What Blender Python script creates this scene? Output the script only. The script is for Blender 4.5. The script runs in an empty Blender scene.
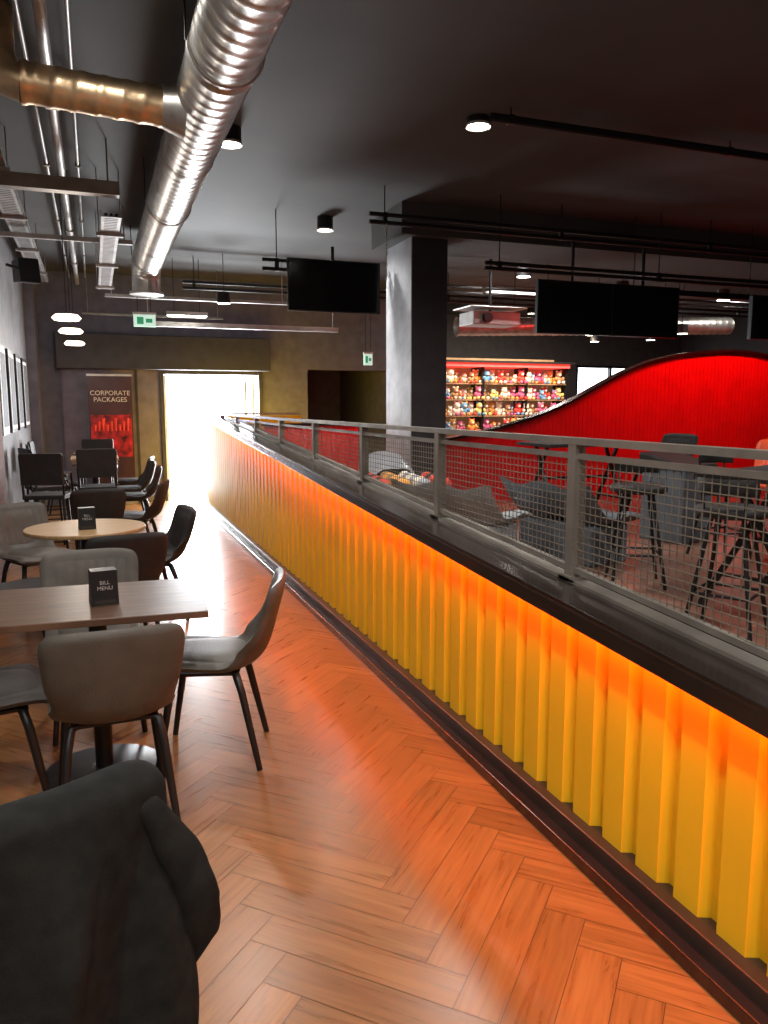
import bpy, bmesh, math, random
from mathutils import Vector, Matrix
random.seed(7)
scene=bpy.context.scene
scene.view_settings.view_transform='Standard'
scene.view_settings.look='None'
scene.view_settings.exposure=0.27

# ------------------------------------------------------------------ materials
def mat(name, col, rough=0.5, metal=0.0, var=0.12, scale=6.0, emit=None, estr=0.0, bump=0.0, bscale=80.0, coat=0.0, stretch=None, spec=None):
    m=bpy.data.materials.new(name); m.use_nodes=True
    nt=m.node_tree; b=nt.nodes['Principled BSDF']
    tc=nt.nodes.new('ShaderNodeTexCoord')
    mp=nt.nodes.new('ShaderNodeMapping')
    if stretch: mp.inputs['Scale'].default_value=stretch
    nt.links.new(tc.outputs['Object'],mp.inputs['Vector'])
    nz=nt.nodes.new('ShaderNodeTexNoise'); nz.inputs['Scale'].default_value=scale; nz.inputs['Detail'].default_value=5
    nt.links.new(mp.outputs['Vector'],nz.inputs['Vector'])
    cr=nt.nodes.new('ShaderNodeValToRGB')
    lo=[max(0,c*(1-var*1.6)) for c in col]; hi=[min(1,c*(1+var*1.6)) for c in col]
    cr.color_ramp.elements[0].position=0.3; cr.color_ramp.elements[0].color=(*lo,1)
    cr.color_ramp.elements[1].position=0.7; cr.color_ramp.elements[1].color=(*hi,1)
    nt.links.new(nz.outputs['Fac'],cr.inputs['Fac'])
    nt.links.new(cr.outputs['Color'],b.inputs['Base Color'])
    b.inputs['Roughness'].default_value=rough; b.inputs['Metallic'].default_value=metal
    if spec is not None: b.inputs['Specular IOR Level'].default_value=spec
    if coat: b.inputs['Coat Weight'].default_value=coat; b.inputs['Coat Roughness'].default_value=0.15
    if emit:
        b.inputs['Emission Color'].default_value=(*emit,1); b.inputs['Emission Strength'].default_value=estr
    if bump:
        n2=nt.nodes.new('ShaderNodeTexNoise'); n2.inputs['Scale'].default_value=bscale
        nt.links.new(mp.outputs['Vector'],n2.inputs['Vector'])
        bp=nt.nodes.new('ShaderNodeBump'); bp.inputs['Strength'].default_value=bump; bp.inputs['Distance'].default_value=0.01
        nt.links.new(n2.outputs['Fac'],bp.inputs['Height']); nt.links.new(bp.outputs['Normal'],b.inputs['Normal'])
    return m

def plank_mat(name, c1, c2, rough=0.3):
    m=bpy.data.materials.new(name); m.use_nodes=True
    nt=m.node_tree; b=nt.nodes['Principled BSDF']
    uv=nt.nodes.new('ShaderNodeUVMap'); uv.uv_map='UVMap'
    mp=nt.nodes.new('ShaderNodeMapping'); mp.inputs['Scale'].default_value=(1.6,24,1)
    nt.links.new(uv.outputs['UV'],mp.inputs['Vector'])
    nz=nt.nodes.new('ShaderNodeTexNoise'); nz.inputs['Scale'].default_value=2.0; nz.inputs['Detail'].default_value=5; nz.inputs['Distortion'].default_value=.7
    nt.links.new(mp.outputs['Vector'],nz.inputs['Vector'])
    cr=nt.nodes.new('ShaderNodeValToRGB')
    cr.color_ramp.elements[0].position=0.33; cr.color_ramp.elements[0].color=(*c1,1)
    cr.color_ramp.elements[1].position=0.66; cr.color_ramp.elements[1].color=(*c2,1)
    nt.links.new(nz.outputs['Fac'],cr.inputs['Fac'])
    at=nt.nodes.new('ShaderNodeAttribute'); at.attribute_name='tone'
    hs=nt.nodes.new('ShaderNodeHueSaturation')
    mr=nt.nodes.new('ShaderNodeMapRange'); mr.inputs['To Min'].default_value=0.80; mr.inputs['To Max'].default_value=1.18
    nt.links.new(at.outputs['Fac'],mr.inputs['Value']); nt.links.new(mr.outputs['Result'],hs.inputs['Value'])
    nt.links.new(cr.outputs['Color'],hs.inputs['Color']); nt.links.new(hs.outputs['Color'],b.inputs['Base Color'])
    mr2=nt.nodes.new('ShaderNodeMapRange'); mr2.inputs['To Min'].default_value=rough-.04; mr2.inputs['To Max'].default_value=rough+.08
    nt.links.new(nz.outputs['Fac'],mr2.inputs['Value']); nt.links.new(mr2.outputs['Result'],b.inputs['Roughness'])
    b.inputs['Specular IOR Level'].default_value=.38
    bp=nt.nodes.new('ShaderNodeBump'); bp.inputs['Strength'].default_value=0.10; bp.inputs['Distance'].default_value=0.002
    nt.links.new(nz.outputs['Fac'],bp.inputs['Height']); nt.links.new(bp.outputs['Normal'],b.inputs['Normal'])
    return m

M={}
M['black']=mat('black_metal',(.012,.012,.013),.4,.2,bump=.03)
M['blackgloss']=mat('black_gloss_laminate',(.018,.012,.010),.22,0,coat=.3)
M['kick']=mat('kick_plate',(.03,.022,.018),.35)
M['ceil']=mat('ceiling_paint',(.070,.070,.067),.75,var=.12,scale=.8,bump=.1)
M['wallgrey']=mat('left_wall_paint',(.15,.145,.15),.7,bump=.08)
M['wallback']=mat('back_wall_paint',(.22,.22,.22),.7,bump=.08)
M['wallfar']=mat('far_wall_paint',(.135,.132,.165),.7,bump=.06)
M['wallpurp']=mat('dark_panel_paint',(.17,.15,.185),.6)
M['walldark']=mat('dark_wall_paint',(.045,.044,.052),.7)
M['yellow']=mat('yellow_corrugated_paint',(.80,.50,.014),.52,0,var=.04,scale=2,spec=.3)
M['steel']=mat('railing_steel',(.28,.255,.22),.42,.6,var=.15,bump=.05)
M['wire']=mat('wire_mesh_steel',(.24,.205,.16),.5,.5)
M['duct']=mat('galvanised_steel',(.60,.585,.55),.34,.9,var=.15,scale=9)
M['ductwarmrefl']=mat('galvanised_warm_reflection',(.62,.46,.28),.32,.85,var=.2,scale=9)  # warm reflection on the branch duct put into its steel colour
M['lightsteel']=mat('zinc_tray',(.50,.49,.48),.45,.5)
M['whitepaint']=mat('white_paint',(.6,.6,.58),.5)
M['pillarlit']=mat('pillar_lit_side',(.42,.44,.48),.6)  # pillar side facing the light, its brightness put into the colour
M['pillarshade']=mat('pillar_shaded',(.035,.033,.035),.55)  # shade on the rest of the grey pillar put into the colour
M['taupe']=mat('taupe_leather',(.080,.070,.057),.5,var=.1,scale=12,bump=.2,bscale=220)
M['char']=mat('charcoal_leather',(.026,.025,.025),.55,var=.1,scale=12,bump=.2,bscale=220,spec=.3)
M['greych']=mat('grey_leather',(.07,.064,.06),.5,var=.1,scale=12,bump=.2,bscale=220)
M['tabledark']=mat('walnut_table_top',(.105,.056,.034),.36,var=.25,scale=3,stretch=(1.5,22,1),spec=.28)
M['tablelight']=mat('oak_table_top',(.40,.25,.12),.35,var=.12,scale=3,stretch=(1.5,22,1))
M['jacket']=mat('jacket_wool',(.012,.0122,.0112),.95,var=.2,scale=25,bump=.15,bscale=300,spec=.12)
M['screen']=mat('tv_screen_glass',(.008,.008,.009),.15)
M['red']=mat('red_gloss_slats',(.70,.012,.016),.3,0,var=.06,coat=.3)
M['redmat']=mat('red_panel',(.5,.025,.02),.5)
M['lamp']=mat('lamp_diffuser',(1,1,1),.5,emit=(1,.93,.8),estr=14)
M['lampw']=mat('lamp_warm',(1,1,1),.5,emit=(1,.84,.65),estr=4)
M['fillpanel']=mat('fill_panel_diffuser',(1,1,1),.5,emit=(1,.95,.88),estr=3)  # diffuser of the added fill panels
M['led']=mat('led_strip',(1,.2,.05),.5,emit=(1,.13,.02),estr=3)
M['exit']=mat('exit_panel',(.2,.6,.4),.5,emit=(.75,.9,.78),estr=.6)
M['exitg']=mat('exit_green',(.0,.25,.1),.5,emit=(0.05,.30,.16),estr=.5)
M['paper']=mat('print_white',(.75,.72,.68),.6)
M['bannerdark']=mat('banner_dark_print',(.06,.022,.03),.45)
M['bannerred']=mat('banner_red_print',(.35,.012,.02),.45,var=.6,scale=9)
M['concrete']=mat('outdoor_paving',(.6,.6,.58),.8)
M['hallfloor']=mat('hall_floor_vinyl',(.20,.09,.062),.28,var=.3,scale=1.4)
M['ballret']=mat('ball_return_shell',(.36,.38,.41),.35)
M['bluegrey']=mat('bluegrey_fabric',(.10,.12,.145),.7,bump=.2)
M['orange']=mat('orange_gloss',(.8,.10,.03),.3)
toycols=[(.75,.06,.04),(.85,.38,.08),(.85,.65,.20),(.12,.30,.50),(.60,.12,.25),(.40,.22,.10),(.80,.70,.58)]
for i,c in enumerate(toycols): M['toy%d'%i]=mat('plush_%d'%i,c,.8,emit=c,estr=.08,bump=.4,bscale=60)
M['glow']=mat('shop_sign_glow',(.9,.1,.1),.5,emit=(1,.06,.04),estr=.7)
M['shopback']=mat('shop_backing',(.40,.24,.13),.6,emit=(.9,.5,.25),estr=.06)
def brick_mat():
    m=bpy.data.materials.new('red_brown_brick'); m.use_nodes=True
    nt=m.node_tree; b=nt.nodes['Principled BSDF']; tc=nt.nodes.new('ShaderNodeTexCoord')
    sx=nt.nodes.new('ShaderNodeSeparateXYZ'); cx=nt.nodes.new('ShaderNodeCombineXYZ')
    nt.links.new(tc.outputs['Object'],sx.inputs[0]); nt.links.new(sx.outputs['Y'],cx.inputs['X']); nt.links.new(sx.outputs['Z'],cx.inputs['Y'])
    br=nt.nodes.new('ShaderNodeTexBrick'); br.inputs['Scale'].default_value=4.4; br.inputs['Brick Width'].default_value=1.0; br.inputs['Row Height'].default_value=.33
    br.inputs['Color1'].default_value=(.16,.055,.032,1); br.inputs['Color2'].default_value=(.10,.035,.022,1); br.inputs['Mortar'].default_value=(.12,.10,.09,1)
    nt.links.new(cx.outputs[0],br.inputs['Vector']); nt.links.new(br.outputs['Color'],b.inputs['Base Color']); b.inputs['Roughness'].default_value=.85
    bp=nt.nodes.new('ShaderNodeBump'); bp.inputs['Strength'].default_value=.5; bp.invert=True; bp.inputs['Distance'].default_value=.01
    nt.links.new(br.outputs['Fac'],bp.inputs['Height']); nt.links.new(bp.outputs['Normal'],b.inputs['Normal'])
    return m
M['brick']=brick_mat()

# ------------------------------------------------------------------ mesh builder
class MB:
    def __init__(s,name): s.n=name; s.v=[]; s.f=[]; s.m=[]; s.sm=[]; s.mats=[]
    def mi(s,k):
        if k not in s.mats: s.mats.append(k)
        return s.mats.index(k)
    def add(s,vs,fs,k,smooth=False):
        o=len(s.v); s.v+= [tuple(x) for x in vs]; i=s.mi(k)
        for f in fs: s.f.append([a+o for a in f]); s.m.append(i); s.sm.append(smooth)
    def hexa(s,p,k):
        s.add(p,[(0,3,2,1),(4,5,6,7),(0,1,5,4),(1,2,6,5),(2,3,7,6),(3,0,4,7)],k)
    def box(s,a,b,k):
        x0,y0,z0=a; x1,y1,z1=b
        s.hexa([(x0,y0,z0),(x1,y0,z0),(x1,y1,z0),(x0,y1,z0),(x0,y0,z1),(x1,y0,z1),(x1,y1,z1),(x0,y1,z1)],k)
    def bar(s,p0,p1,w,h,k,w1=None,h1=None):
        p0=Vector(p0);p1=Vector(p1); d=(p1-p0).normalized()
        up=Vector((0,0,1)) if abs(d.z)<.95 else Vector((0,1,0))
        r=d.cross(up).normalized(); u=r.cross(d)
        w1=w if w1 is None else w1; h1=h if h1 is None else h1
        P=[]
        for p,ww,hh in ((p0,w,h),(p1,w1,h1)):
            P+= [p-r*ww/2-u*hh/2,p+r*ww/2-u*hh/2,p+r*ww/2+u*hh/2,p-r*ww/2+u*hh/2]
        s.hexa(P,k)
    def tube(s,pts,r,k,n=12,cap=True):
        pts=[Vector(p) for p in pts]; rs=r if isinstance(r,(list,tuple)) else [r]*len(pts)
        V=[];F=[]; ref=None
        for i,p in enumerate(pts):
            d=(pts[min(i+1,len(pts)-1)]-pts[max(i-1,0)]).normalized()
            if ref is None:
                ref=Vector((0,0,1)) if abs(d.z)<.9 else Vector((0,1,0))
            a=d.cross(ref).normalized(); b=a.cross(d).normalized(); ref=b
            for j in range(n):
                t=2*math.pi*j/n; V.append(p+(a*math.cos(t)+b*math.sin(t))*rs[i])
        for i in range(len(pts)-1):
            for j in range(n):
                F.append((i*n+j,i*n+(j+1)%n,(i+1)*n+(j+1)%n,(i+1)*n+j))
        s.add(V,F,k,True)
        if cap:
            s.add(V[:n],[tuple(range(n))],k); s.add(V[-n:],[tuple(range(n))[::-1]],k)
    def sphere(s,c,r,k,n=10,sc=(1,1,1)):
        V=[];F=[]
        for i in range(n+1):
            ph=math.pi*i/n
            for j in range(n*2):
                t=2*math.pi*j/(2*n)
                V.append((c[0]+r*sc[0]*math.sin(ph)*math.cos(t),c[1]+r*sc[1]*math.sin(ph)*math.sin(t),c[2]+r*sc[2]*math.cos(ph)))
        m=2*n
        for i in range(n):
            for j in range(m):
                F.append((i*m+j,(i+1)*m+j,(i+1)*m+(j+1)%m,i*m+(j+1)%m))
        s.add(V,F,k,True)
    def surf(s,f,nu,nv,k,th=None):
        V=[[Vector(f(i/nu,j/nv)) for i in range(nu+1)] for j in range(nv+1)]
        W=nu+1
        def N(i,j):
            a=V[j][min(i+1,nu)]-V[j][max(i-1,0)]; b=V[min(j+1,nv)][i]-V[max(j-1,0)][i]
            n=a.cross(b); return n.normalized() if n.length>1e-9 else Vector((0,0,1))
        top=[];bot=[]
        for j in range(nv+1):
            for i in range(nu+1):
                n=N(i,j)
                if th:
                    u=abs(2*i/nu-1); w=abs(2*j/nv-1)
                    e=max(0.0,(1-u**10)*(1-w**14)); t=th*.5*math.sqrt(e)
                    top.append(V[j][i]+n*t); bot.append(V[j][i]-n*t)
                else: top.append(V[j][i])
        F=[(j*W+i,j*W+i+1,(j+1)*W+i+1,(j+1)*W+i) for j in range(nv) for i in range(nu)]
        s.add(top,F,k,True)
        if th: s.add(bot,[q[::-1] for q in F],k,True)
    def obj(s,loc=(0,0,0),rot=0,bevel=0,parent=None):
        me=bpy.data.meshes.new(s.n); me.from_pydata(s.v,[],s.f)
        for k in s.mats: me.materials.append(M[k])
        for p,i,sm in zip(me.polygons,s.m,s.sm): p.material_index=i; p.use_smooth=sm
        me.update()
        o=bpy.data.objects.new(s.n,me); scene.collection.objects.link(o)
        o.location=loc; o.rotation_euler=(0,0,math.radians(rot))
        if bevel:
            b=o.modifiers.new('bevel','BEVEL'); b.width=bevel; b.segments=2; b.limit_method='ANGLE'; b.angle_limit=math.radians(50)
        if parent: o.parent=parent
        return o

def simple_box(name,a,b,k,bevel=0):
    m=MB(name); m.box(a,b,k); return m.obj(bevel=bevel)

def light(kind,name,loc,energy,color=(1,1,1),parent=None,rot=None,**kw):
    l=bpy.data.lights.new(name,kind); l.energy=energy; l.color=color
    for a,v in kw.items(): setattr(l,a,v)
    o=bpy.data.objects.new(name,l); scene.collection.objects.link(o); o.location=loc
    if rot: o.rotation_euler=rot
    if parent:
        o.parent=parent; o.matrix_parent_inverse=Matrix.Identity(4)
        o.location=Vector(loc)-parent.location
    return o

XL=-.87; YF=13.0; CZ=3.55; RF=.45   # left wall, far wall, ceiling, raised floor
CH=CZ-.003
# ------------------------------------------------------------------ floor (herringbone)
def make_floor():
    W=.125;n=5
    bm=bmesh.new(); uvl=bm.loops.layers.uv.new('UVMap'); tl=bm.loops.layers.float_color.new('tone')
    c=math.cos(math.pi/4)
    def rect(u0,v0,u1,v1,horiz):
        cx=(u0+u1)/2*W; cy=(v0+v1)/2*W
        X=(cx-cy)*c; Y=(cx+cy)*c-2
        if X<XL-.8 or X>3.0 or Y<-3.8 or Y>14: return
        g=.0010
        P=[(u0*W+g,v0*W+g),(u1*W-g,v0*W+g),(u1*W-g,v1*W-g),(u0*W+g,v1*W-g)]
        vs=[bm.verts.new(((p[0]-p[1])*c,(p[0]+p[1])*c-2,0)) for p in P]
        f=bm.faces.new(vs); f.material_index=0
        ou=random.random()*30; ov=random.random()*30; t=random.random()
        for l,p in zip(f.loops,P):
            a=p[0]-u0*W; b=p[1]-v0*W
            if not horiz: a,b=b,a
            l[uvl].uv=(a+ou,b+ov); l[tl]=(t,t,t,1)
    K=int(14/W)
    for x in range(-K,K+60):
        for y in range(-K,K+60):
            d=(x-y)%(2*n)
            if abs((x-y)*W*c)>4.2: continue
            if d==0: rect(x,y,x+n,y+1,True)
            if d==2*n-1: rect(x,y,x+1,y+n,False)
    for co,no in (((XL,0,0),(-1,0,0)),((3.0,0,0),(1,0,0)),((0,-3,0),(0,-1,0)),((0,13.0,0),(0,1,0))):
        g=bm.verts[:]+bm.edges[:]+bm.faces[:]
        bmesh.ops.bisect_plane(bm,geom=g,plane_co=co,plane_no=no,clear_outer=True)
    vs=[bm.verts.new(p) for p in ((XL,-3,-.002),(3,-3,-.002),(3,13.2,-.002),(XL,13.2,-.002))]
    f=bm.faces.new(vs); f.material_index=1
    me=bpy.data.meshes.new('floor'); bm.to_mesh(me); bm.free()
    me.materials.append(plank_mat('herringbone_oak',(.205,.082,.022),(.30,.130,.037),.27))
    me.materials.append(M['kick'])
    o=bpy.data.objects.new('floor',me); scene.collection.objects.link(o)
make_floor()
YB=11.7
m=MB('floor_hall'); m.box((1.62,-3,0),(3.0,YB,RF),'hallfloor'); m.box((3.0,-3,0),(14,16,RF),'hallfloor'); m.obj()
simple_box('ceiling',(XL-.2,-3.2,CZ),(14.2,16.2,CZ+.15),'ceil')
simple_box('wall_left',(XL-.2,-3.2,0),(XL,YF+.2,CZ),'wallgrey')
simple_box('wall_back',(XL-.2,-3.2,0),(14.2,-3,CZ),'wallback')
simple_box('wall_right',(14,-3.2,0),(14.2,16.2,CZ),'walldark')
m=MB('wall_far')
m.box((XL,YF,0),(1.05,YF+.2,CZ),'wallfar'); m.box((1.05,YF,2.08),(2.6,YF+.2,CZ),'wallfar')
m.box((2.6,YF,0),(3.45,YF+.2,CZ),'wallfar'); m.box((3.45,YF,2.15),(4.9,YF+.2,CZ),'wallfar')
m.box((4.9,YF,0),(5.1,16,CZ),'wallfar'); m.box((3.3,YF+.2,0),(3.45,16,CZ),'walldark'); m.box((3.3,15.8,0),(4.9,16,CZ),'wallback')
m.obj()
m=MB('wall_hall_far')
m.box((5.1,16,0),(10.9,16.2,CZ),'walldark'); m.box((12.9,16,0),(14.2,16.2,CZ),'walldark')
m.box((10.9,16,0),(12.9,16.2,1.4),'walldark'); m.box((10.9,16,2.5),(12.9,16.2,CZ),'walldark'); m.obj()
simple_box('trim_1',(-.5,12.7,2.1),(2.75,13.0,2.62),'walldark',.01)
m=MB('pier_corner'); m.box((XL+.001,12.3,0),(-.74,12.998,CH),'wallfar'); m.obj()
m=MB('brick_pier'); m.box((XL+.001,6.7,0),(XL+.04,8.2,CH),'brick'); m.obj()
m=MB('wall_panel_dark'); m.box((-.45,12.94,0),(1.0,12.995,2.1),'wallpurp'); m.box((.62,12.93,0),(.66,12.96,2.1),'walldark'); m.obj()
m=MB('door_1')
m.box((1.0,12.9,0),(1.06,13.2,2.12),'walldark'); m.box((2.59,12.9,0),(2.65,13.2,2.12),'walldark'); m.box((1.06,12.9,2.04),(2.59,13.2,2.12),'walldark')
for x,s in ((1.10,1),(2.55,-1)):
    m.box((x-.02,13.2,.02),(x+.02,13.26,2.03),'whitepaint'); m.box((x-.02,13.9,.02),(x+.02,13.96,2.03),'whitepaint')
    m.box((x-.02,13.26,.02),(x+.02,13.9,.14),'whitepaint'); m.box((x-.02,13.26,1.95),(x+.02,13.9,2.03),'whitepaint'); m.box((x-.018,13.26,.98),(x+.018,13.9,1.04),'whitepaint')
m.obj(bevel=.003)
m=MB('window_1')
for x in (10.9,11.87,12.84): m.box((x,16.0,1.4),(x+.06,16.1,2.5),'black')
m.box((10.9,16.0,1.4),(12.9,16.1,1.46),'black'); m.box((10.9,16.0,2.44),(12.9,16.1,2.5),'black'); m.obj()
simple_box('ground_outdoor',(-8,13.2,-.12),(20,40,-.02),'concrete')

# ------------------------------------------------------------------ yellow corrugated partition
def zt(y): return .76+.0583*y if y<10.5 else 1.372+.035*(y-10.5)
YA=-1.0
m=MB('corrugated_partition')
P=.172; prof=[(0,1.545),(.100,1.545),(.116,1.580),(.156,1.580),(.172,1.545)]
y=YA; V=[]
while y<YB:
    for dy,x in prof[:-1]:
        if y+dy<YB: V.append((x,y+dy))
    y+=P
V.append((1.545,YB))
vs=[];fs=[]
for x,yy in V: vs+=[(x,yy,.09),(x,yy,zt(yy)-.018)]
for i in range(len(V)-1): fs.append((2*i,2*i+2,2*i+3,2*i+1))
m.add(vs,fs,'yellow')
for y0,y1 in ((YA,10.5),(10.5,YB)):
    m.hexa([(1.59,y0,.0),(1.615,y0,.0),(1.615,y1,.0),(1.59,y1,.0),(1.59,y0,zt(y0)-.02),(1.615,y0,zt(y0)-.02),(1.615,y1,zt(y1)-.02),(1.59,y1,zt(y1)-.02)],'yellow')
m.box((1.545,YB,0),(3.0,YB+.03,zt(YB)-.02),'yellow')
m.obj()
m=MB('trim_2')   # sloping ledge on the partition
def slope(x0,x1,a,b,k):
    for y0,y1 in ((YA,10.5),(10.5,YB+.03)):
        m.hexa([(x0,y0,zt(y0)+a),(x1,y0,zt(y0)+a),(x1,y1,zt(y1)+a),(x0,y1,zt(y1)+a),(x0,y0,zt(y0)+b),(x1,y0,zt(y0)+b),(x1,y1,zt(y1)+b),(x0,y1,zt(y1)+b)],k)
slope(1.465,1.72,-.018,0,'blackgloss'); slope(1.465,1.485,-.075,-.018,'blackgloss'); slope(1.70,1.72,-.2,-.018,'blackgloss')
slope(1.495,1.515,-.026,-.0185,'led')
m.obj(bevel=.003)
m=MB('baseboard_right'); m.box((1.50,YA,0),(1.59,YB,.10),'kick'); m.box((1.455,YA,0),(1.50,YB,.045),'blackgloss'); m.obj(bevel=.004)
ang=math.atan(.0583); L=10.5-YA
for i in range(3):
    yc=YA+L*(i+.5)/3
    o=light('AREA','led_wash_light',(1.512,yc,zt(yc)-.03),24 if i<2 else 17,(1,.11,.006),shape='RECTANGLE',size=.02,size_y=L/3)
    o.rotation_mode='YXZ'; o.rotation_euler=(ang,math.radians(-34),0)

# ------------------------------------------------------------------ mesh railing
m=MB('mesh_railing'); XR=1.65; ZR=1.42
m.box((XR-.025,YA,ZR-.012),(XR+.025,YB,ZR+.012),'steel')
m.box((XR-.012,YA,ZR-.065),(XR+.012,10.4,ZR-.045),'steel')
def bs(a,b,w,YB=10.4):
    m.hexa([(XR-w,YA,zt(YA)+a),(XR+w,YA,zt(YA)+a),(XR+w,YB,zt(YB)+a),(XR-w,YB,zt(YB)+a),(XR-w,YA,zt(YA)+b),(XR+w,YA,zt(YA)+b),(XR+w,YB,zt(YB)+b),(XR-w,YB,zt(YB)+b)],'steel')
bs(0,.012,.03); bs(.035,.055,.012,9.8)
y=0
while y<YB:
    if zt(y)<ZR-.02:
        m.box((XR-.022,y-.024,zt(y)),(XR+.022,y+.024,ZR-.012),'steel')
        m.box((XR-.03,y-.05,zt(y)),(XR+.035,y+.05,zt(y)+.02),'steel')
    y+=1.2
y=YA+.01
while y<YB:
    z0=zt(y)+.04
    if z0<ZR-.06: m.box((XR-.0014,y-.0014,z0),(XR+.0014,y+.0014,ZR-.05),'wire')
    y+=.032
z=.74
while z<ZR-.06:
    ye=min(10.4,(z-.80)/.0583)
    if ye>YA: m.box((XR-.003,YA,z-.0016),(XR+.0,ye,z+.0016),'wire')
    z+=.028
m.box((XR,YB-.02,ZR-.012),(3.0,YB+.03,ZR+.012),'steel')
m.obj()

# ------------------------------------------------------------------ chairs
def chair_shell(v):
    pts=[(.235,.425),(.20,.448),(.10,.452),(0,.445),(-.10,.44),(-.175,.455),(-.222,.50),(-.25,.57),(-.272,.65),(-.295,.73),(-.318,.81)]
    t=v*(len(pts)-1); i=min(int(t),len(pts)-2); f=t-i
    p0=pts[max(i-1,0)];p1=pts[i];p2=pts[i+1];p3=pts[min(i+2,len(pts)-1)]
    def cr(a,b,c,d): return .5*((2*b)+(-a+c)*f+(2*a-5*b+4*c-d)*f*f+(-a+3*b-3*c+d)*f**3)
    return cr(p0[0],p1[0],p2[0],p3[0]),cr(p0[1],p1[1],p2[1],p3[1])
def shell_fn(u,v):
    s=2*u-1; y,z=chair_shell(v)
    w=.222
    if v>.42: w=.222-.012*math.exp(-((v-.52)/.10)**2)+.016*min(1,max(0,(v-.6)/.3))
    if v>.90: w-= .030*((v-.90)/.10)**2.6
    if v<.1: w-=.03*((.1-v)/.1)**2
    a=abs(s)**2.6
    g=math.exp(-((v-.55)/.14)**2)
    y2=y+a*(.035*min(1,max(0,(v-.5)*6))+.060*g)
    z2=z+a*(.018*(1-v)+.035*g)
    if v>.85: z2-=.012*abs(s)**5*((v-.85)/.15)
    return (s*w,y2,z2)
def chair(loc,rot,k='taupe',name='dining_chair'):
    m=MB(name)
    m.surf(shell_fn,26,44,k,.045)
    def cush(u,v):
        s=2*u-1;t=2*v-1
        r=(abs(s)**4+abs(t)**4)**.25
        return (s*.178,.03+t*.185,.462+.022*max(0,1-r**6))
    m.surf(cush,16,16,k,.012)
    def pad(u,v):
        s=(2*u-1)*.72; vv=.60+.33*v; x,y,z=shell_fn((s+1)/2,vv)
        e=(1-abs(2*u-1)**8)*(1-abs(2*v-1)**8)
        return (x,y+.022+.010*e*(0.6+.4*abs(math.sin(u*math.pi*7))),z+.004)
    m.surf(pad,56,10,k)
    m.box((-.15,-.13,.405),(.15,.16,.418),'black')
    for sx in (-1,1):
        for ty,by in ((.14,.215),(-.12,-.215)):
            m.tube([(sx*.12,ty*.9,.412),(sx*.150,ty,.405),(sx*.165,ty+(by-ty)*.25,.33),(sx*.198,by,0.0)],[.014,.018,.017,.013],'black',8)
    return m.obj(loc=loc,rot=rot)
# rot: 0 faces +Y ; 90 faces -X ; -90 faces +X ; 180 faces -Y
chair((.01,2.96,0),3,'taupe')
chair((.44,3.36,0),74,'taupe')
chair((-.47,3.20,0),-80,'greych')
chair((-.05,3.90,0),182,'taupe')
chair((.10,4.95,0),10,'char')
chair((.32,5.75,0),100,'char')
chair((-.46,6.15,0),-150,'taupe')
chair((-.50,4.95,0),-75,'char')
for x,y,r in ((.34,8.0,75),(.40,10.7,95),(.46,11.8,80),(-.46,11.6,-95),(-.02,7.6,4),(.42,9.8,88)):
    chair((x,y,0),r,'char')
def bar_chair(loc,rot):
    m=MB('bar_chair')
    m.box((-.19,-.19,.66),(.19,.19,.70),'char')
    for sx in (-1,1):
        m.tube([(sx*.17,.16,.66),(sx*.20,.20,0)],.013,'black',8); m.tube([(sx*.17,-.16,.66),(sx*.20,-.20,0)],.013,'black',8)
        m.tube([(sx*.18,-.17,.68),(sx*.19,-.21,1.08)],.011,'black',8); m.bar((sx*.188,.185,.25),(sx*.188,-.185,.25),.015,.015,'black')
        m.tube([(sx*.19,-.19,.90),(sx*.20,.05,.90),(sx*.19,.14,.69)],.010,'black',8)
    m.bar((-.19,.188,.25),(.19,.188,.25),.015,.015,'black'); m.bar((-.19,-.188,.25),(.19,-.188,.25),.015,.015,'black')
    m.hexa([(-.19,-.215,.80),(.19,-.215,.80),(.19,-.185,.80),(-.19,-.185,.80),(-.19,-.235,1.10),(.19,-.235,1.10),(.19,-.205,1.10),(-.19,-.205,1.10)],'char')
    m.obj(loc=loc,rot=rot,bevel=.006)
for x,y,r in ((-.50,8.95,-70),(-.45,8.1,-12),(-.52,9.7,-85),(-.55,10.6,-92),(-.0,8.75,0),(.0,10.8,175)): bar_chair((x,y,0),r)

def table(loc,top,k,rot=0,round_=False,name='dining_table',H=.75):
    m=MB(name)
    if round_:
        r=top[0]/2; m.tube([(0,0,H-.025),(0,0,H-.022),(0,0,H-.003),(0,0,H)],[r-.004,r,r,r-.004],k,48)
        m.tube([(0,0,.01),(0,0,.02),(0,0,.03)],[.25,.24,.05],'black',32)
    else:
        m.box((-top[0]/2,-top[1]/2,H-.028),(top[0]/2,top[1]/2,H),k)
        m.tube([(0,0,0),(0,0,.012),(0,0,.03)],[.25,.245,.05],'black',32)
    m.tube([(0,0,.01),(0,0,H-.05)],.036,'black',16)
    m.tube([(0,0,H-.05),(0,0,H-.026)],[.04,.14],'black',16)
    m.bar((-.2,0,H-.035),(.2,0,H-.035),.04,.015,'black'); m.bar((0,-.2,H-.035),(0,.2,H-.035),.04,.015,'black')
    return m.obj(loc=loc,rot=rot,bevel=.003)
table((-.03,3.33,0),(.86,.62),'tabledark',-3)
table((-.09,5.42,0),(.76,.76),'tablelight',0,True)
table((-.02,9.3,0),(.50,.58),'tablelight',0,False,'bar_table',.97)
table((-.02,10.2,0),(.50,.58),'tabledark',0,False,'bar_table',.97)
table((-.02,11.6,0),(.60,.60),'tabledark')
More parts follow.
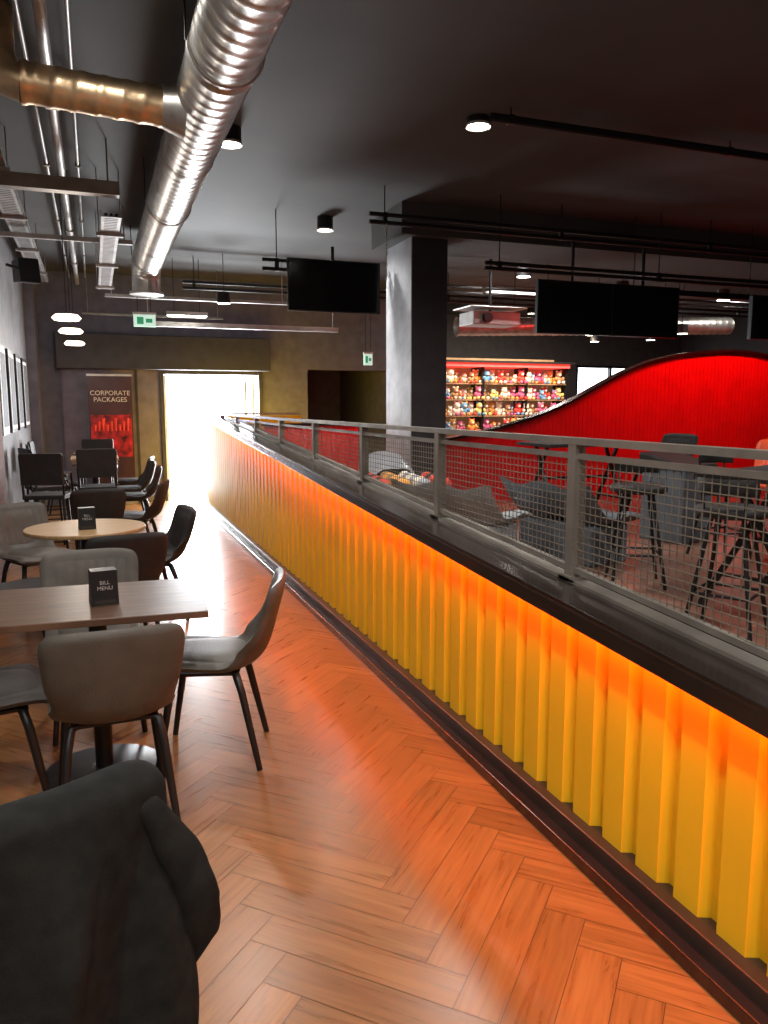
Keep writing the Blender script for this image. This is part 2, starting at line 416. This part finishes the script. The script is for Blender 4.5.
def menu(loc,rot):
    m=MB('menu_holder')
    m.hexa([(-.052,-.045,0),(.052,-.045,0),(.052,.045,0),(-.052,.045,0),(-.050,-.036,.14),(.050,-.036,.14),(.050,.036,.14),(-.050,.036,.14)],'black')
    m.box((-.04,-.0445,.004),(.04,-.0435,.02),'kick')
    o=m.obj(loc=loc,rot=rot,bevel=.003)
    c=bpy.data.curves.new('label','FONT'); c.body='BILL\nMENU'; c.size=.022; c.align_x='CENTER'; c.extrude=.0005
    t=bpy.data.objects.new('label',c); c.materials.append(M['lightsteel']); scene.collection.objects.link(t); t.parent=o
    t.location=(0,-.0425,.085); t.rotation_euler=(math.radians(86),0,0)
menu((.0,3.27,.75),8); menu((-.08,5.33,.75),5)

# jacket on a foreground chair
JL=(-.27,1.62,0); JR=27
chair(JL,JR,'char')
def jfn(u,v):
    s=-1.0+2.0*u
    mid=1/(1+math.exp(-(s+.45)*9))
    out_len=.40+.24*mid-.10*max(0,(s-.7)/.3)**2
    total=.22+.06+out_len
    d=v*total-.22
    x=s*.25
    yb=-.315+.05*abs(s)**2.5
    zc=.868-.055*max(0,s-.1)**3-.03*max(0,-s)**1.5-.004*math.sin(s*5)
    if d<0: y=yb+.045+.02*min(1,-d*5); z=zc+d
    elif d<.06:
        a=d/.06*math.pi; y=yb+.045*math.cos(a); z=zc+.02*math.sin(a)
    else:
        q=d-.06; y=yb-.045-.09*q+.05*q*q; z=zc-q
        x*=1+.12*q
        fo=min(1,q*4)
        y-= .018*math.sin(s*7+1+q*2.5)*fo+.010*abs(math.sin(s*8+q*7))*fo+.014*math.sin((s+q)*6)*fo
        x+= .008*math.sin(q*12+s*3)
    return (x,y,z)
m=MB('draped_jacket'); m.surf(jfn,80,80,'jacket',.014)
def sleeve(u,v):
    cl=[(.12,-.315,.865),(.190,-.335,.815),(.230,-.345,.74),(.262,-.355,.66),(.285,-.36,.58),(.292,-.355,.51),(.262,-.35,.45)]
    t=v*(len(cl)-1); i=min(int(t),len(cl)-2); f=t-i
    c=[cl[i][k]*(1-f)+cl[i+1][k]*f for k in range(3)]
    wr=[.018,.038,.050,.058,.062,.050,.012]; r=wr[i]*(1-f)+wr[i+1]*f
    a=2*math.pi*u
    rr=r*(1+.07*math.sin(3*a+v*6)+.05*math.sin(v*19+2*a)+.04*math.sin(v*33-a))
    return (c[0]+rr*math.cos(a)*.70,c[1]+rr*math.sin(a)*.50,c[2]+rr*.25*math.cos(a))
m.surf(sleeve,40,60,'jacket')
m.obj(loc=JL,rot=JR)

# ------------------------------------------------------------------ ducts & ceiling services
def spiral(name,p0,p1,R,k,pitch=.11,step=.018):
    m=MB(name); p0=Vector(p0);p1=Vector(p1);d=(p1-p0);Ln=d.length;d.normalize()
    a=d.cross(Vector((0,0,1))).normalized(); b=a.cross(d)
    n=40; N=int(Ln/step); V=[];F=[]
    for i in range(N+1):
        t=Ln*i/N
        for j in range(n):
            th=2*math.pi*j/n; fr=((t/pitch)-j/n)%1.0
            r=R+.007*math.exp(-((fr-.5)/.10)**2)
            if t%1.5<.03: r=R+.010
            V.append(p0+d*t+(a*math.cos(th)+b*math.sin(th))*r)
    for i in range(N):
        for j in range(n): F.append((i*n+j,i*n+(j+1)%n,(i+1)*n+(j+1)%n,(i+1)*n+j))
    m.add(V,F,k,True); return m
DX,DZ,DR=.665,3.22,.168; DE=9.8
m=spiral('spiral_air_duct',(DX,-.5,DZ),(DX,DE,DZ),DR,'duct')
m.tube([(DX,DE+.2*math.sin(t),DZ-.2+.2*math.cos(t)) for t in [i*math.pi/16 for i in range(9)]]+[(DX,DE+.2,2.88)],DR,'duct',32)
m.tube([(DX,DE+.2,2.90),(DX,DE+.2,2.87)],.20,'lightsteel',32)
for yy in (1.0,3.9,6.9,9.4):
    m.tube([(DX-DR-.02,yy,DZ),(DX-DR-.02,yy,CH)],.005,'black',6); m.tube([(DX+DR+.02,yy,DZ),(DX+DR+.02,yy,CH)],.005,'black',6)
    m.tube([(DX+(DR+.014)*math.cos(t),yy,DZ+(DR+.014)*math.sin(t)) for t in [math.pi*(1+i/16) for i in range(17)]],.006,'lightsteel',6)
m.obj()
BY=4.62
m=spiral('branch_air_duct',(-.27,BY,DZ-.02),(DX-.14,BY,DZ-.06),.10,'ductwarmrefl')
m.tube([(DX-.24,BY,DZ-.05),(DX-.12,BY,DZ-.055)],[.11,.15],'duct',32)
m.tube([(-.27,BY,DZ-.02),(-.35,BY,DZ-.01),(-.39,BY,DZ+.1),(-.39,BY,CH)],.10,'ductwarmrefl',24)
m.obj()
def tray(name,x0,x1,z,y0,y1):
    m=MB(name); m.box((x0,y0,z),(x1,y1,z+.004),'lightsteel'); m.box((x0,y0,z),(x0+.004,y1,z+.05),'lightsteel'); m.box((x1-.004,y0,z),(x1,y1,z+.05),'lightsteel')
    y=y0+.05
    while y<y1:
        m.box((x0+.03,y,z-.002),(x1-.03,y+.012,z),'black'); y+=.06
    for i in range(3): m.tube([(x0+.04+.04*i,y0,z+.02),(x0+.04+.04*i,y1,z+.02)],.012,'black',6)
    y=y0+.6
    while y<y1:
        m.tube([(x0-.01,y,z),(x0-.01,y,CH)],.005,'lightsteel',6); m.tube([(x1+.01,y,z),(x1+.01,y,CH)],.005,'lightsteel',6); m.box((x0-.03,y-.02,z-.03),(x1+.03,y+.02,z-.003),'lightsteel'); y+=1.6
    return m.obj()
tray('cable_tray',-.70,-.52,3.27,-.5,12.2)
tray('cable_tray',.12,.28,3.02,6.7,10.8)
for x,z,r in ((-.15,3.38,.030),(-.26,3.46,.013),(-.03,3.47,.011)):
    m=MB('conduit_pipe'); m.tube([(x,-1,z),(x,12.9,z)],r,'lightsteel',12)
    for yy in (1,3,5.4,7,9,11): m.box((x-r-.01,yy-.015,z-r-.008),(x+r+.01,yy+.015,z+r+.008),'steel'); m.tube([(x,yy,z),(x,yy,CH)],.005,'lightsteel',6)
    m.obj()
def strut(name,x0,x1,y,z,k='lightsteel',w=.04):
    m=MB(name); m.box((x0,y-w/2,z-w/2),(x1,y+w/2,z+w/2),k)
    n=max(2,int((x1-x0)/1.6)+1)
    for i in range(n):
        x=x0+.08+(x1-x0-.16)*i/(n-1); m.tube([(x,y,z),(x,y,CH)],.006,k,6)
    return m.obj()
strut('support_strut',XL+.01,.26,6.5,3.18,'steel',w=.10)
strut('support_strut',XL+.01,.45,8.6,3.20,w=.045)
strut('support_strut',.2,2.6,10.8,2.95,w=.04)
strut('support_strut',.7,3.6,11.7,2.70,w=.07)
strut('support_strut',-.1,1.9,12.1,2.85,'steel',w=.03)
m=MB('fluorescent_batten'); m.box((1.0,11.2,2.78),(1.55,11.32,2.83),'whitepaint'); m.box((1.02,11.21,2.765),(1.53,11.31,2.78),'lamp')
m.tube([(1.1,11.26,2.83),(1.1,11.26,CH)],.005,'black',6); m.tube([(1.45,11.26,2.83),(1.45,11.26,CH)],.005,'black',6); m.obj()
simple_box('ceiling_beam',(2.95,7.4,3.24),(13.99,8.3,CH),'ceil')
def bars(name,x0,x1,y,z,gap=.09,top=CH):
    m=MB(name)
    for dz in (0,gap): m.tube([(x0,y,z+dz),(x1,y,z+dz)],.020,'black',10)
    x=x0+.15
    while x<x1:
        m.box((x-.02,y-.02,z-.02),(x+.02,y+.02,z+gap+.02),'black'); m.tube([(x,y,z),(x,y,top)],.006,'black',6); x+=1.9
    return m.obj()
bars('lighting_bar',2.45,10,6.95,3.22,.07)
bars('lighting_bar',1.7,2.98,8.15,2.95,.09)
bars('lighting_bar',2.6,9,4.9,3.46,.02)
bars('lighting_bar',1.2,12,11.0,3.12,.08)
bars('lighting_bar',3.6,12,9.0,2.95,.07)
bars('lighting_bar',3.6,9,6.85,2.86,.05)
m=MB('hanging_chain')
for k2 in range(10): m.tube([(2.6+.006*(k2%2),6.90,3.20-.05*k2),(2.6-.006*(k2%2),6.90,3.15-.05*k2)],.006,'lightsteel',6)
m.obj()

def tv(x0,x1,y,z0,z1):
    m=MB('hanging_tv_screen')
    m.box((x0,y,z0),(x1,y+.05,z1),'black'); m.box((x0+.012,y-.003,z0+.012),(x1-.012,y,z1-.012),'screen')
    xc=(x0+x1)/2; m.box((xc-.2,y+.05,z0+.1),(xc+.2,y+.09,z1-.05),'black'); m.tube([(xc,y+.08,z0+.2),(xc,y+.08,3.2)],.018,'black',8)
    return m.obj(bevel=.004)
tv(1.93,2.94,8.0,2.52,3.05); tv(4.22,5.118,6.9,2.27,2.80); tv(5.122,5.98,6.9,2.27,2.80); tv(6.6,7.5,6.5,2.25,2.70)

def can(x,y,z=CH,power=0,r=.085,h=.12,col=(1,.96,.90),spot=150):
    m=MB('ceiling_downlight'); m.tube([(0,0,0),(0,0,-h)],r,'black',24); m.tube([(0,0,-h-.002),(0,0,-h-.006)],r*.86,'lamp',24)
    m.tube([(0,0,-h),(0,0,-h-.02)],[r,r*1.04],'whitepaint',24,False)
    o=m.obj(loc=(x,y,z))
    if power: light('SPOT','bulb',(x,y,z-h-.03),power,col,parent=o,spot_size=math.radians(spot),spot_blend=.8,shadow_soft_size=.08)
for x,y,p,h in ((2.63,5.15,150,.04),(1.02,5.95,150,.10),(2.42,8.3,120,.12),(4.95,8.5,110,.12),(7.0,8.9,0,.12),(9.1,9.0,90,.12),(.25,1.2,170,.12),(.5,-1.2,150,.1),(3.2,2.0,150,.1),(5.6,4.0,130,.1),(8.6,14.3,60,.1),(.12,4.0,90,.1)):  # corridor cans near the camera are added, out of view, to light it
    can(x,y,power=p,h=h)
for x,y,z in ((5.05,8.6,3.12),(6.6,8.7,3.02),(8.3,8.7,3.0),(7.6,12.2,2.85),(8.8,12.5,2.85),(9.4,13.2,2.8),(10.6,13,2.85),(6.9,13.4,2.9),(8.4,9.6,2.62),(1.7,10.7,2.9),(3.3,11.5,3.1),(6.3,12.9,2.85)):
    m=MB('hanging_downlight'); m.tube([(0,0,0),(0,0,.14)],[.09,.08],'black',20); m.tube([(0,0,-.003),(0,0,-.001)],.082,'lamp',20); m.tube([(0,0,.14),(0,0,CZ-z)],.005,'black',6); m.obj(loc=(x,y,z))
for y in (7.9,9.3,11.1):
    m=MB('pendant_lamp'); m.tube([(0,0,-.03),(0,0,-.01),(0,0,.02)],[.11,.13,.10],'lampw',28); m.tube([(0,0,.02),(0,0,.05)],[.105,.03],'black',24); m.tube([(0,0,.05),(0,0,CH-2.36)],.004,'black',6)
    o=m.obj(loc=(-.20,y,2.36)); light('POINT','bulb',(-.20,y,2.26),12,(1,.90,.80),parent=o,shadow_soft_size=.1)
def exit_sign(x,y,z,w=.27,h=.15):
    m=MB('exit_sign'); m.box((-w/2,-.02,-h/2),(w/2,.02,h/2),'exit'); m.box((-w/2-.01,-.022,h/2),(w/2+.01,.022,h/2+.03),'whitepaint')
    m.box((-w*.35,-.024,-h*.3),(-w*.05,-.02,h*.3),'exitg'); m.bar((w*.05,-.022,0),(w*.35,-.022,0),.004,.05,'exitg')
    m.tube([(-w*.3,0,h/2),(-w*.3,0,CH-z)],.005,'black',6); m.tube([(w*.3,0,h/2),(w*.3,0,CH-z)],.005,'black',6); m.obj(loc=(x,y,z))
exit_sign(.66,10.55,2.62); exit_sign(4.2,12.0,2.28,.14,.18)
m=MB('wall_speaker'); m.hexa([(-.1,-.1,-.13),(.1,-.13,-.13),(.12,.1,-.11),(-.1,.12,-.11),(-.1,-.06,.13),(.1,-.08,.13),(.12,.12,.11),(-.1,.14,.11)],'black'); m.bar((0,0,0),(-.20,.02,.05),.03,.03,'black'); m.obj(loc=(-.60,9.2,2.95),rot=25,bevel=.01)
for y in (8.7,9.6,10.5,11.4):
    m=MB('picture_frame'); m.box((XL+.001,y-.3,1.25),(XL+.03,y+.3,2.15),'black'); m.box((XL+.03,y-.26,1.29),(XL+.033,y+.26,2.11),'paper'); m.box((XL+.033,y-.22,1.33),(XL+.035,y+.22,2.07),'walldark'); m.obj()

m=MB('roll_up_banner'); m.box((-.34,-.05,0),(.34,.05,.07),'lightsteel'); m.box((-.32,-.004,.07),(.32,.004,2.0),'bannerdark'); m.box((-.33,-.01,1.99),(.33,.01,2.02),'lightsteel')
m.box((-.30,-.0055,.75),(.30,-.0045,1.40),'bannerred')
for i in range(9):
    x=-.24+.06*i; h=.10+.05*((i*7)%3); m.tube([(x,-.008,1.15),(x,-.008,1.15+h)],[.012,.028],'toy0',8)
o=m.obj(loc=(.24,12.72,0))
c=bpy.data.curves.new('banner_text','FONT'); c.body='CORPORATE\nPACKAGES'; c.size=.10; c.align_x='CENTER'; c.extrude=.001; c.materials.append(M['paper'])
t=bpy.data.objects.new('banner_text',c); scene.collection.objects.link(t); t.parent=o; t.location=(0,-.009,1.70); t.rotation_euler=(math.pi/2,0,0)

# ------------------------------------------------------------------ pillar & hall
m=MB('pillar'); m.box((3.1,7.5,RF),(3.5,8.2,3.238),'pillarshade'); m.box((3.09,7.49,RF),(3.10,8.21,3.238),'pillarlit'); m.obj()
def hill(x):
    K=[(3.6,1.12),(3.9,1.18),(4.6,1.32),(5.3,1.55),(6.0,1.92),(6.6,2.12),(7.2,2.20),(8.0,2.24),(9,2.05),(10,1.7),(11.5,1.4)]
    for (a,b),(c,d) in zip(K,K[1:]):
        if a<=x<=c:
            t=(x-a)/(c-a); return b+(d-b)*t
    return K[-1][1]
def hills(x): return sum(hill(min(11.5,max(3.6,x+.1*i))) for i in range(-4,5))/9
m=MB('red_slatted_wall'); x=3.6
while x<11.4:
    a=hills(x);b=hills(x+.06)
    m.hexa([(x,7.93,RF),(x+.056,7.93,RF),(x+.056,7.95,RF),(x,7.95,RF),(x,7.93,a),(x+.056,7.93,b),(x+.056,7.95,b),(x,7.95,a)],'red')
    m.hexa([(x,7.95,RF),(x+.06,7.95,RF),(x+.06,7.98,RF),(x,7.98,RF),(x,7.95,a),(x+.06,7.95,b),(x+.06,7.98,b),(x,7.98,a)],'redmat')
    m.hexa([(x,7.86,a),(x+.06,7.86,b),(x+.06,8.0,b),(x,8.0,a),(x,7.86,a+.03),(x+.06,7.86,b+.03),(x+.06,8.0,b+.03),(x,8.0,a+.03)],'blackgloss')
    x+=.06
m.obj()
m=MB('red_low_barrier'); x=1.9
while x<3.05: m.box((x,9.2,RF),(x+.05,9.24,1.30),'red'); x+=.06
m.box((1.9,9.24,RF),(3.05,9.27,1.30),'redmat'); m.box((1.88,9.18,1.30),(3.07,9.29,1.33),'blackgloss'); m.obj()
m=MB('red_wash_fitting'); m.box((5.4,7.02,2.74),(8.8,7.10,2.80),'black')
for x in (5.5,7.1,8.7): m.tube([(x,7.06,2.8),(x,7.06,CH)],.006,'black',6)
m.obj()
light('AREA','red_wash_light',(7.1,7.13,2.70),40,(1,.05,.035),shape='RECTANGLE',size=3.3,size_y=.06,rot=(math.radians(28),0,0))
light('AREA','red_wash_light',(2.6,8.85,2.0),8,(1,.08,.03),shape='RECTANGLE',size=1.0,size_y=.05,rot=(math.radians(30),0,0))

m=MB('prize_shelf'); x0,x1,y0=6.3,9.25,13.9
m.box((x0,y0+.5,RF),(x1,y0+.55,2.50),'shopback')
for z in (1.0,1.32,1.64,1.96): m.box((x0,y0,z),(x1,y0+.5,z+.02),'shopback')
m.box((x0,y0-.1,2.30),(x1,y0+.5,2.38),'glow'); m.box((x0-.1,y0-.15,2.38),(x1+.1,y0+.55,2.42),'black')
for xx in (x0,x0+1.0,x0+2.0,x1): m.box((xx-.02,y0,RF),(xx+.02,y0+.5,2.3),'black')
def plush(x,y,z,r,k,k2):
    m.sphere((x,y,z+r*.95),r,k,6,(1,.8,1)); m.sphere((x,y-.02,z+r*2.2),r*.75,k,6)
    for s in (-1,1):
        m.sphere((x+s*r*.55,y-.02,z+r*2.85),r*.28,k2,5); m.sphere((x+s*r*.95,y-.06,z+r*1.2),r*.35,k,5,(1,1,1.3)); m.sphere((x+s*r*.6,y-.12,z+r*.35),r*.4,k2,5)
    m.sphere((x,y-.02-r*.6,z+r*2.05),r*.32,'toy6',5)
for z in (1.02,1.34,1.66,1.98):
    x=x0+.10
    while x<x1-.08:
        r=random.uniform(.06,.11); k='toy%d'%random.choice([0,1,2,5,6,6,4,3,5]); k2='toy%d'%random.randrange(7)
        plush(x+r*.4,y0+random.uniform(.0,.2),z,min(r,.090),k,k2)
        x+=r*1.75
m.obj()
light('AREA','shop_light',(7.9,13.2,2.9),60,(1,.78,.52),shape='RECTANGLE',size=2.8,size_y=.3,rot=(math.radians(25),0,0))

m=spiral('spiral_air_duct',(5.0,10.4,2.68),(9.4,9.7,2.78),.13,'duct')
for t in (.2,.5,.8): m.tube([(5+4.4*t,10.4-.7*t,2.68+.10*t),(5+4.4*t,10.4-.7*t,CH)],.006,'black',6)
m.obj()
m=MB('projector'); m.box((-.33,-.2,-.08),(.33,.2,.08),'whitepaint'); m.tube([(-.15,-.2,0),(-.15,-.26,0)],.06,'black',16); m.tube([(0,0,.08),(0,0,CZ-2.62)],.02,'black',8); m.box((-.4,-.25,.12),(.4,.25,.14),'lightsteel'); m.obj(loc=(4.75,8.9,2.62),bevel=.01)
m=MB('ceiling_fill_panel'); m.box((-1.5,-.3,-.04),(1.5,.3,0),'whitepaint'); m.box((-1.47,-.27,-.045),(1.47,.27,-.04),'fillpanel'); o=m.obj(loc=(8,12.2,CH))  # added panel, extra soft fill for the hall
light('AREA','fill_panel_light',(8,12.2,CH-.06),90,(1,.93,.86),parent=o,shape='RECTANGLE',size=2.9,size_y=.5)

m=MB('bowling_ball_return')
def hood(u,v):
    s=2*u-1; t=v
    return (s*.28*(1-.3*t**3),-.55+1.0*t,.02+(.52+.14*math.sin(t*math.pi*.9))*math.sqrt(max(0,1-abs(s)**3.5))*(1-.55*t**4))
m.surf(hood,20,24,'ballret',.02)
m.box((-.26,-.5,0),(.26,.4,.3),'ballret')
m.box((-.3,-1.25,.0),(.3,-.55,.34),'ballret')
m.box((-.34,-1.3,.34),(.34,-.5,.40),'walldark')
for i in range(6):
    for j in range(4): m.sphere((-.255+.17*j,-1.22+.13*i,.46),.062,['toy0','toy6','toy1','char','ballret','toy5'][(i*3+j*2)%6],8)
m.obj(loc=(2.55,6.9,RF),rot=-8)
def bench(loc,rot,k):
    m=MB('lounge_bench')
    def f(u,v):
        s=2*u-1; pts=[(.30,.30),(.15,.33),(0,.31),(-.12,.32),(-.22,.42),(-.32,.56)]
        t=v*5; i=min(int(t),4); q=t-i
        y=pts[i][0]*(1-q)+pts[i+1][0]*q; z=pts[i][1]*(1-q)+pts[i+1][1]*q
        return (s*.42,y,z+.02*math.cos(s*math.pi*2))
    m.surf(f,24,20,k,.06); m.box((-.35,-.18,0),(.35,.2,.28),k); m.obj(loc=loc,rot=rot,bevel=.02)
bench((2.45,4.95,RF),-60,'ballret'); bench((3.2,4.7,RF),-75,'bluegrey')
def trestle(loc,rot):
    m=MB('trestle_table'); m.box((-.5,-.3,.71),(.5,.3,.74),'char')
    for x in (-.40,.40):
        m.bar((x,-.28,0),(x,.1,.71),.03,.03,'black'); m.bar((x,.28,0),(x,-.1,.71),.03,.03,'black'); m.bar((x,-.2,.2),(x,.2,.2),.02,.02,'black')
    m.bar((-.40,0,.4),(.40,0,.4),.025,.025,'black'); m.obj(loc=loc,rot=rot,bevel=.003)
trestle((3.55,3.15,RF),20); trestle((5.1,3.9,RF),15); trestle((6.6,5.2,RF),0); trestle((4.4,6.4,RF),0)
def stool(loc,rot,k='char'):
    m=MB('bar_stool'); m.tube([(0,0,.57),(0,0,.58),(0,0,.61),(0,0,.62)],[.15,.17,.17,.15],k,24)
    for i in range(4):
        a=math.pi/4+i*math.pi/2; c,s=math.cos(a),math.sin(a)
        m.tube([(c*.10,s*.10,.58),(c*.22,s*.22,0)],.011,'black',8)
        b=a+math.pi/2; m.tube([(c*.185,s*.185,.20),(math.cos(b)*.185,math.sin(b)*.185,.20)],.008,'black',6)
    def bk(u,v):
        t=math.radians(-55+110*u)-math.pi/2; return (.17*math.cos(t),.17*math.sin(t),.68+.08*v)
    m.surf(bk,16,5,k,.015)
    for s in (-1,1): m.tube([(s*.09,-.13,.59),(s*.10,-.15,.70)],.008,'black',6)
    m.obj(loc=loc,rot=rot)
stool((3.1,3.85,RF),150); stool((4.2,4.3,RF),170); stool((2.85,2.85,RF),-60); stool((4.35,2.75,RF),20); stool((4.3,3.55,RF),80)
stool((5.9,4.75,RF),30); stool((6.1,4.0,RF),70)
chair((5.3,4.85,RF),120,'orange'); chair((5.35,6.35,RF),95,'char')
m=MB('console_cabinet'); m.box((-.2,-.2,0),(.2,.2,.60),'bluegrey'); m.hexa([(-.22,-.22,.60),(.22,-.22,.60),(.22,.22,.60),(-.22,.22,.60),(-.22,-.22,.63),(.22,-.22,.63),(.22,.22,.72),(-.22,.22,.72)],'char'); m.obj(loc=(4.45,5.05,RF),rot=15,bevel=.01)

# ------------------------------------------------------------------ daylight
w=bpy.data.worlds.new('sky'); scene.world=w; w.use_nodes=True
w.node_tree.nodes['Background'].inputs['Color'].default_value=(.93,.96,1,1); w.node_tree.nodes['Background'].inputs['Strength'].default_value=5
light('AREA','door_daylight',(1.82,13.3,1.05),420,(.92,.96,1),shape='RECTANGLE',size=1.45,size_y=1.95,rot=(math.radians(-90),0,0))
for x,y,p in ((-.2,-2.2,50),(.8,-.2,50)):  # added panels out of view behind the camera, soft frontal fill
    m=MB('ceiling_fill_panel'); m.box((-.3,-.6,-.04),(.3,.6,0),'whitepaint'); m.box((-.27,-.57,-.045),(.27,.57,-.04),'fillpanel'); o=m.obj(loc=(x-.3,y,CH))
    light('AREA','fill_panel_light',(x-.3,y,CH-.06),p,(1,.95,.88),parent=o,shape='RECTANGLE',size=.5,size_y=1.1)

# ------------------------------------------------------------------ camera
cam=bpy.data.cameras.new('camera'); co=bpy.data.objects.new('camera',cam); scene.collection.objects.link(co)
cam.sensor_fit='VERTICAL'; cam.sensor_height=24; cam.sensor_width=18; cam.lens=24*770/1024
th=math.radians(20.46); ph=math.radians(7.91)
F=Vector((math.sin(th)*math.cos(ph),math.cos(th)*math.cos(ph),-math.sin(ph)))
co.location=(0,0,1.55); co.rotation_euler=F.to_track_quat('-Z','Y').to_euler(); cam.clip_start=.02
scene.camera=co
